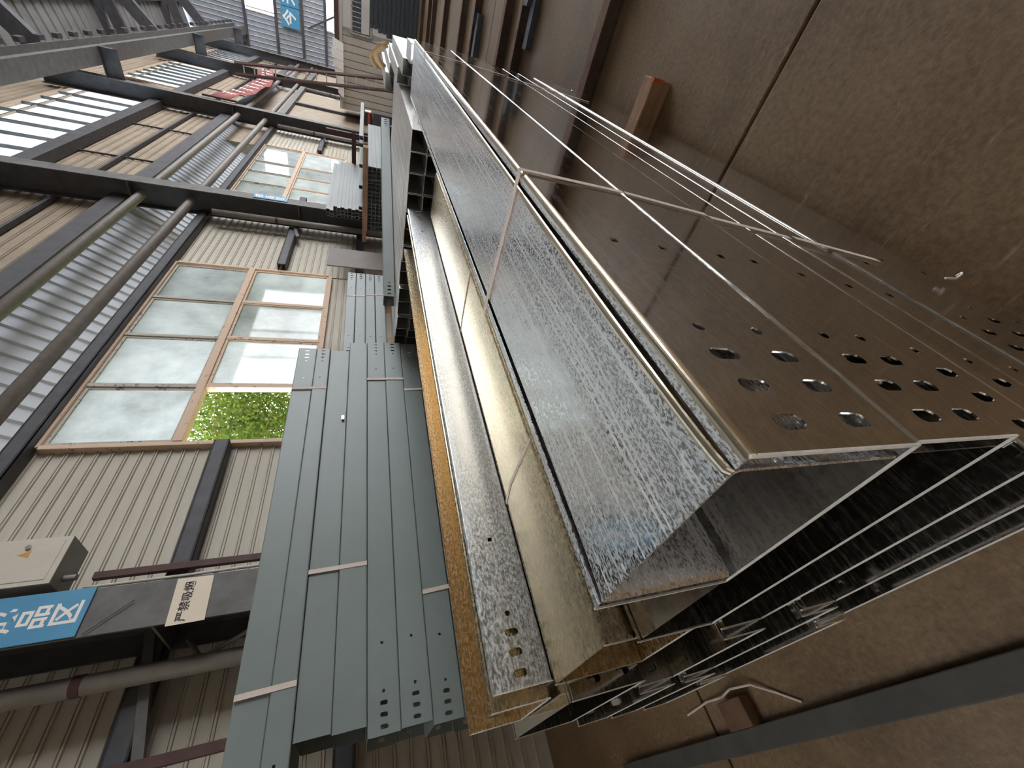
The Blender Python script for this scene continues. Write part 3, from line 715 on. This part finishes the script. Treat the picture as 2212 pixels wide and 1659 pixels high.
# ------------------------------------------------------------------ square tubes and timber racks by the columns
def tube_mesh(w, l):
    m = MB(); t = .004
    m.box(0, w, 0, l, 0, t).box(0, w, 0, l, w-t, w).box(0, t, 0, l, t, w-t).box(w-t, w, 0, l, t, w-t).box(t, w-t, .10, .11, t, w-t)
    return m
def tube_rack():
    w = .068
    me = tube_mesh(w, 3.0).mesh('tube', [M['tube']])
    def put(x, y, z, lab, grp):
        o = bpy.data.objects.new('square_tube', me); COL.objects.link(o); o.location = (x, y, z); tag(o, lab, 'tube', grp)
    for r in range(6):          # broad lower bundle, open ends towards us
        for c in range(16):
            put(-3.46+c*(w+.002), 8.0+.03*((c*7+r*3) % 3), Z-.47+r*(w+.002), 'pale square tube in the broad bundle, row %s from below, %s from wall' % (ORD[r], ORD[c]), 'tubes of the broad bundle')
    single('timber_rail', 'brown timber rail lying across the broad tube bundle', 'timber', MB().box(-3.5, -2.05, 7.97, 8.12, Z-.05, Z+.035), M['wood'], bev=.005)
    for r in range(10):         # tall bundle standing above
        for c in range(3):
            if r > 7 and c == 2: continue
            put(-3.72+c*(w+.002), 8.95+.05*(r % 2), Z+.04+r*(w+.002), 'pale square tube in the tall bundle, row %s from below, %s from wall' % (ORD[r], ORD[c]), 'tubes of the tall bundle')
    for k in range(4):
        put(-3.35+k*.3, 8.6+k*.3, Z+.04, 'pale square tube lying loose on the timber rail, %s one from the wall' % ORD[k], 'loose tubes on the rail')
    put(-2.20, 9.0, Z+.04, 'pale square tube lying loose at the right end of the timber rail', None)
    for k, y in enumerate((8.3, 10.6)):
        T = Thing('steel_rack', 'dark steel rack carrying the tube bundles, %s frame' % ('near' if k == 0 else 'far'), 'rack', (-3.2, y, 0))
        T.part('beam', MB().box(-3.85, -2.2, y-.05, y+.05, Z-.58, Z-.475), M['steel'])
        for x in (-3.8, -2.3): T.part('leg', MB().box(x-.05, x+.05, y-.05, y+.05, 0, Z-.58), M['steel'])
        T.part('shelf', MB().box(-3.85, -3.48, y-.05, y+.05, Z-.03, Z+.038), M['wood'])
    single('brown_plate', 'dark brown steel plate standing upright beside the column past the big window', 'plate',
           MB().box(-3.43, -3.41, 6.35, 6.95, .0, Z+.55), M['brownplate'])
    T = Thing('steel_post', 'rust-brown steel post standing behind the loose tubes', 'post', (-2.9, 12.1, 0))
    T.part('shaft', MB().box(-2.95, -2.85, 12.05, 12.15, 0, Z+.9), M['redoxide']); T.part('arm', MB().box(-3.6, -2.85, 12.06, 12.14, Z+.22, Z+.32), M['redoxide'])
tube_rack()

# ------------------------------------------------------------------ far end of the hall
def far_things():
    # site cabin
    Y = 24.
    T = Thing('site_cabin', 'beige panel cabin standing inside the far end of the hall', 'cabin', (-1.4, Y+1.5, 0), 'b')
    T.part('body', MB().box(-3.8, 3.5, Y+.03, Y+3.2, 0, Z+.98), M['siding_d'])
    x = -3.80; k = 0
    while x < -1.05:
        T.part('panel', MB().box(x, x+.247, Y-.01, Y+.03, 0, Z+.98), M['house']); x += .275; k += 1
    T.part('upper_panel', MB().box(-1.02, 3.5, Y-.01, Y+.03, 0, Z+.98), M['house_w'])
    w = T.part('window', MB().box(-.95, -.89, Y-.06, Y, Z-.18, Z+.62).box(.55, .61, Y-.06, Y, Z-.18, Z+.62).box(-.95, .61, Y-.06, Y, Z+.58, Z+.64).box(-.95, .61, Y-.06, Y, Z-.2, Z-.14), M['frame_g'])
    T.part('pane', MB().box(-.89, .55, Y-.03, Y-.02, Z-.14, Z+.58), M['darksheet'], w)
    T.part('blind', MB().box(-.85, .5, Y-.045, Y-.035, Z-.1, Z+.22), M['house_w'], w)
    for i in range(9): T.part('bar', MB().box(-.85+i*.16, -.835+i*.16, Y-.07, Y-.06, Z+.24, Z+.58), M['white'], w)
    T.part('roof_edge', MB().box(-1.3, 3.5, Y-.12, Y+.02, Z+1.12, Z+1.28), M['redoxide'])
    T.part('roof', MB().box(-3.8, 3.5, Y-.05, Y+3.2, Z+.98, Z+1.12), M['house_w'])
    for i in range(6):
        a = -3.3+i*.33
        T.part('awning_sheet', MB().quad((a, Y-.45, Z+.93), (a+.31, Y-.45, Z+.93), (a+.31+.1, Y-.05, Z+1.42-.06*abs(i-4)), (a+.1, Y-.05, Z+1.42-.06*abs(i-4))), M['white'], t=.02)
    single('lamp_housing', 'dark round lamp housing on the cabin roof', 'lamp', MB().tube([(.3, Y+.3, Z+1.13), (.3, Y+.3, Z+1.5)], .14, 12), M['steel'], frame='b')
    # dark stacked sheets in front of the cabin
    for r in range(11):
        x0 = -1.46 + .035*r + (.04 if r % 2 else 0)
        single('dark_sheet', 'dark slate steel section in the stack before the cabin, %s from the floor' % ORD[r], 'steel section',
               MB().box(x0, 3.0, 18.25, 18.95, .0+r*.138+.03, .0+r*.138+.138).box(x0+.03, 3.0, 18.27, 18.93, r*.138, r*.138+.03), M['darksheet'], group='dark sections stacked before the cabin')
    # white rolls and cloth on the stepped pile
    for k, (x, y) in enumerate(((-.60, 6.2), (-.83, 8.0))):
        m = MB(); n = 9
        m.tube([(x-.10, y, Z-.20+.04*k), (x-.05, y+.03, Z-.13+.04*k), (x+.02, y, Z-.10+.04*k), (x+.09, y-.02, Z-.15+.04*k), (x+.12, y, Z-.22+.04*k)], .034, 8)
        single('cloth_bundle', 'crumpled tan cloth lying on the stepped pile, %s one' % ('right-hand' if k == 0 else 'left-hand'), 'cloth', m, M['carton'], smooth=True)
    # ladder
    T = Thing('ladder', 'tall rust-red ladder leaning left against the far column', 'ladder', (-1.95, 19.3, 0), 'b')
    a0, a1 = Vector((-2.0, 19.0, .0)), Vector((-2.86, 20.0, Z+4.35)); off = Vector((.36, .0, .0))
    T.part('rail', MB().beam(a0, a1, .07, .09), M['redoxide']); T.part('rail', MB().beam(a0+off, a1+off*.9, .07, .09), M['redoxide'])
    for i in range(17):
        t = (i+.7)/17.5; p = a0.lerp(a1, t); T.part('rung', MB().beam(p, p+off, .035, .035), M['conduit'])
    # tool machine
    T = Thing('hand_machine', 'red and black portable machine standing on the far rack', 'machine', (-3.35, 20.0, 0), 'b')
    T.part('stand', MB().box(-3.55, -3.05, 19.8, 20.3, 0, Z-.28), M['steel']); T.part('body', MB().box(-3.5, -3.1, 19.85, 20.2, Z-.26, Z+.05), M['black'])
    T.part('stripe', MB().box(-3.52, -3.08, 19.83, 19.86, Z-.16, Z-.08), M['red']); T.part('handle', MB().box(-3.42, -3.2, 19.9, 20.0, Z+.05, Z+.1), M['red'])
    T.part('plate', MB().box(-3.08, -3.05, 19.85, 20.2, Z-.2, Z+.03), M['white'])
    # recess boards of the third bay
    T = Thing('wall_board', 'tall beige board standing in the third bay behind the ladder', 'board', (-4.3, 25, 0), 'b')
    T.part('board', MB().box(-4.36, -4.32, 22.5, 29.5, 0, Z+3.2), M['siding_d']); T.part('top_bar', MB().box(-4.4, -4.15, 22.0, 30.2, Z+3.2, Z+3.45), M['steel_l'])
    T.part('post', MB().box(-4.4, -4.2, 25.4, 25.6, 0, Z+3.2), M['steel'])
    T = Thing('wall_board', 'tall beige board standing in the fourth bay near the cabin', 'board', (-4.3, 34, 0), 'b')
    T.part('board', MB().box(-4.36, -4.32, 32.5, 38.5, 0, Z+3.2), M['siding_d']); T.part('top_bar', MB().box(-4.4, -4.15, 32.0, 39.2, Z+3.2, Z+3.45), M['steel_l'])
far_things()

# ------------------------------------------------------------------ signs
def text_obj(body, size, mat, parent, loc, rot, name='lettering', bold=0.):
    cu = bpy.data.curves.new(name, 'FONT'); cu.body = body; cu.size = size; cu.align_x = 'CENTER'; cu.align_y = 'CENTER'; cu.extrude = .0006; cu.offset = bold
    o = bpy.data.objects.new(name, cu); COL.objects.link(o)
    dg = bpy.context.evaluated_depsgraph_get(); me = bpy.data.meshes.new_from_object(o.evaluated_get(dg))
    bpy.data.objects.remove(o)
    me.materials.clear(); me.materials.append(mat); o = bpy.data.objects.new(name, me); COL.objects.link(o)
    o.parent = parent; o.location = loc; o.rotation_euler = rot
    return o
FACE_X = (math.pi/2, 0, math.pi/2)       # lettering facing +x, upright
FACE_MY = (math.pi/2, 0, 0)              # lettering facing -y
def signs():
    T = Thing('area_sign', 'large blue area sign with cream characters on the nearest column', 'sign', (-3.9, 1.83, Z+1.91), 'b')
    T.part('board', MB().box(-3.895, -3.883, 1.655, 2.005, Z+1.915, Z+2.75), M['blue'])
    for k, ch in enumerate('成品区'):
        text_obj(ch, .175, M['white'], T.o, (.0178, .0, .465-.180*k), FACE_X, 'character', .004)
    T = Thing('area_sign', 'small blue area sign on the second column past the big window', 'sign', (-3.9, 11.05, Z+1.75), 'b')
    T.part('board', MB().box(-3.895, -3.883, 10.95, 11.24, Z+1.72, Z+2.42), M['blue'])
    for k, ch in enumerate('成品区'):
        text_obj(ch, .19, M['white'], T.o, (.0178, .04, .55-.215*k), FACE_X, 'character', .004)
    T = Thing('paper_notice', 'stained paper notice with a black no-smoking line pasted on the nearest column', 'notice', (-3.9, 1.8, Z+1.14), 'b')
    m = MB(); pts = [(1.63, 1.135), (1.985, 1.150), (1.99, 1.40), (1.625, 1.385)]
    m.quad(*[(-3.893, y, Z+z) for y, z in pts]); T.part('sheet', m, M['paper'], t=.002)
    text_obj('严禁吸烟', .078, M['black'], T.o, (.0095, .0, .155), FACE_X, 'character', .001)
    # gable slogan
    T = Thing('gable_sign', 'blue gable boards with white characters high on the far wall', 'sign', (-1.8, 43.9, Z+4.7), 'b')
    for k, ch in enumerate('今天'):
        x = -2.46 + 1.22*k
        T.part('board', MB().box(x, x+1.18, 43.68, 43.70, Z+4.76, Z+5.98), M['blue'])
        text_obj(ch, .95, M['white'], T.o, (x+.59+1.8, -.225, .67), FACE_MY, 'character', .018)
    # red banner hung between two columns
    T = Thing('banner', 'sagging red cloth banner with white characters strung between the far columns', 'banner', (-3.85, 25, Z+4.7), 'b')
    m = MB(); n = 12
    for i in range(n+1):
        y = 20.7+9.6*i/n; sag = .55*math.sin(math.pi*i/n); m.v += [(-3.86+.05*math.sin(i*1.3), y, Z+5.55-sag), (-3.80+.06*math.sin(i*1.7), y, Z+4.80-sag)]
    for i in range(n): m.f.append((2*i, 2*i+1, 2*i+3, 2*i+2))
    T.part('cloth', m, M['banner'], smooth=True, t=.004)
    for i in range(11):
        y = 21.4+.8*i; s_ = .55*math.sin(math.pi*(y-20.7)/9.6); mk = MB()
        for q in range(4):
            mk.box(-3.765, -3.76, y+.08*(q % 2), y+.36-.06*q, Z+5.30-s_-.13*q, Z+5.35-s_-.13*q)
        mk.box(-3.765, -3.76, y+.15, y+.22, Z+4.92-s_, Z+5.35-s_)
        T.part('character', mk, M['white'])
    T.part('pole', MB().box(-3.86, -3.80, 20.55, 20.65, Z+4.6, Z+5.7), M['redoxide'])
    # electrical box
    T = Thing('switch_box', 'cream electrical box with amber warning triangle fixed beside the blue sign', 'switch box', (-4.0, 2.3, Z+2.3), 'b')
    T.part('case', MB().box(-4.20, -3.93, 2.10, 2.50, Z+2.25, Z+2.85), M['box_side'], bev=.004)
    d = T.part('door', MB().box(-3.93, -3.915, 2.10, 2.50, Z+2.25, Z+2.85), M['box'], bev=.003)
    T.part('panel', MB().box(-3.915, -3.911, 2.135, 2.465, Z+2.29, Z+2.81), M['box'], d, bev=.002)
    T.part('lock', MB().tube([(-3.911, 2.42, Z+2.50), (-3.895, 2.42, Z+2.50)], .018, 12), M['chrome'], d)
    T.part('warning_triangle', MB().quad((-3.9105, 2.33, Z+2.47), (-3.9105, 2.39, Z+2.47), (-3.9105, 2.36, Z+2.55)), M['amber'], d, t=.001)
    T.part('gland', MB().tube([(-4.06, 2.2, Z+2.25), (-4.06, 2.2, Z+2.17)], .025, 10), M['box_side'])
    # conduit and angle bar on the wall below the box
    single('wall_conduit', 'thin white conduit running down the siding below the electrical box', 'conduit', MB().tube([(-4.35, 2.25, Z+2.24), (-4.35, 2.25, Z+1.5), (-4.35, 2.27, Z+.2), (-4.35, 2.27, .1)], .014, 8), M['conduit'], frame='b')
    single('angle_bar', 'dark red upright angle bar on the siding beside the white conduit', 'bar', MB().box(-4.37, -4.32, 2.31, 2.37, 0, Z+2.2), M['redoxide'], frame='b')
    single('angle_bar', 'dark red upright angle bar on the siding left of the downpipe', 'bar', MB().box(-4.37, -4.32, .86, .93, 0, Z+3.3), M['redoxide'], frame='b')
    single('hanging_cable', 'black cable drooping beside the nearest column', 'cable', MB().tube([(-4.36, 1.68, Z+1.35), (-4.30, 1.50, Z+1.20), (-4.2, 1.60, Z+.9), (-4.1, 1.75, Z+.6), (-4.1, 1.75, .2)], .018, 8), M['pipe'], frame='b', smooth=True)
    single('wire', 'thin wire stuck slantwise across the nearest column below the blue sign', 'wire', MB().tube([(-3.885, 1.66, Z+1.88), (-3.885, 1.86, Z+1.64)], .004, 6), M['steel_l'], frame='b')
signs()

# ------------------------------------------------------------------ outside
def trees():
    single('ground_strip', 'rough green ground outside the window wall', 'ground', MB().box(-40, XW-1.0, -20, 60, -.3, -.02), M['grass'], frame='b')
    spots = [(-7.2, 7.0, 4.1, 1.35, 'dense leafy tree behind the open lower pane of the big window'), (-7.9, 10.6, 4.6, 1.7, 'leafy tree behind the middle panes of the big window'),
             (-8.6, 14.6, 4.8, 1.9, 'leafy tree behind the far panes of the big window'), (-9.0, 26.5, 5.0, 2.2, 'leafy tree outside the near half of the second window'), (-9.6, 32.5, 5.2, 2.4, 'leafy tree outside the far half of the second window')]
    for (x, y, zc, R, lab), sd in zip(spots, range(9)):
        rnd = random.Random(sd+3)
        T = Thing('tree', lab, 'tree', (x, y, -.02), 'b', 'trees outside the window wall')
        tr = MB().tube([(x, y, -.02), (x+.05, y+.05, 1.2), (x, y, 2.4), (x+.1, y+.05, zc)], .07, 8)
        T.part('trunk', tr, M['bark'], smooth=True)
        br = MB()
        for b in range(16):
            a = rnd.uniform(0, 6.28); e = rnd.uniform(-.2, .9); L = R*rnd.uniform(.6, 1.1); z0 = rnd.uniform(1.6, zc)
            p0 = Vector((x, y, z0)); p1 = p0+Vector((math.cos(a)*L, math.sin(a)*L, e*L)); mid = (p0+p1)/2+Vector((0, 0, .1))
            br.tube([p0, mid, p1], .014, 5)
        T.part('branches', br, M['bark'])
        for nm, mt, cnt in (('foliage', M['leaf'], 13000 if sd == 0 else 8000), ('olive_foliage', M['leaf2'], 1800), ('rusty_foliage', M['leaf3'], 400)):
            m = MB()
            for q in range(cnt):
                u = Vector((rnd.gauss(0, 1), rnd.gauss(0, 1), rnd.gauss(0, 1))).normalized()*R*(rnd.random()**.45)
                p = Vector((x, y, zc-.2)) + Vector((u.x, u.y*1.15, u.z*1.15))
                d = Vector((rnd.gauss(0, 1), rnd.gauss(0, 1), rnd.gauss(0, 1)-.5)).normalized(); w = d.orthogonal().normalized(); l = rnd.uniform(.06, .12)
                m.quad(p, p+d*l*.5+w*l*.22, p+d*l, p+d*l*.5-w*l*.22)
            o = T.part(nm, m, mt, merge=False); o['kind'] = 'stuff'
trees()
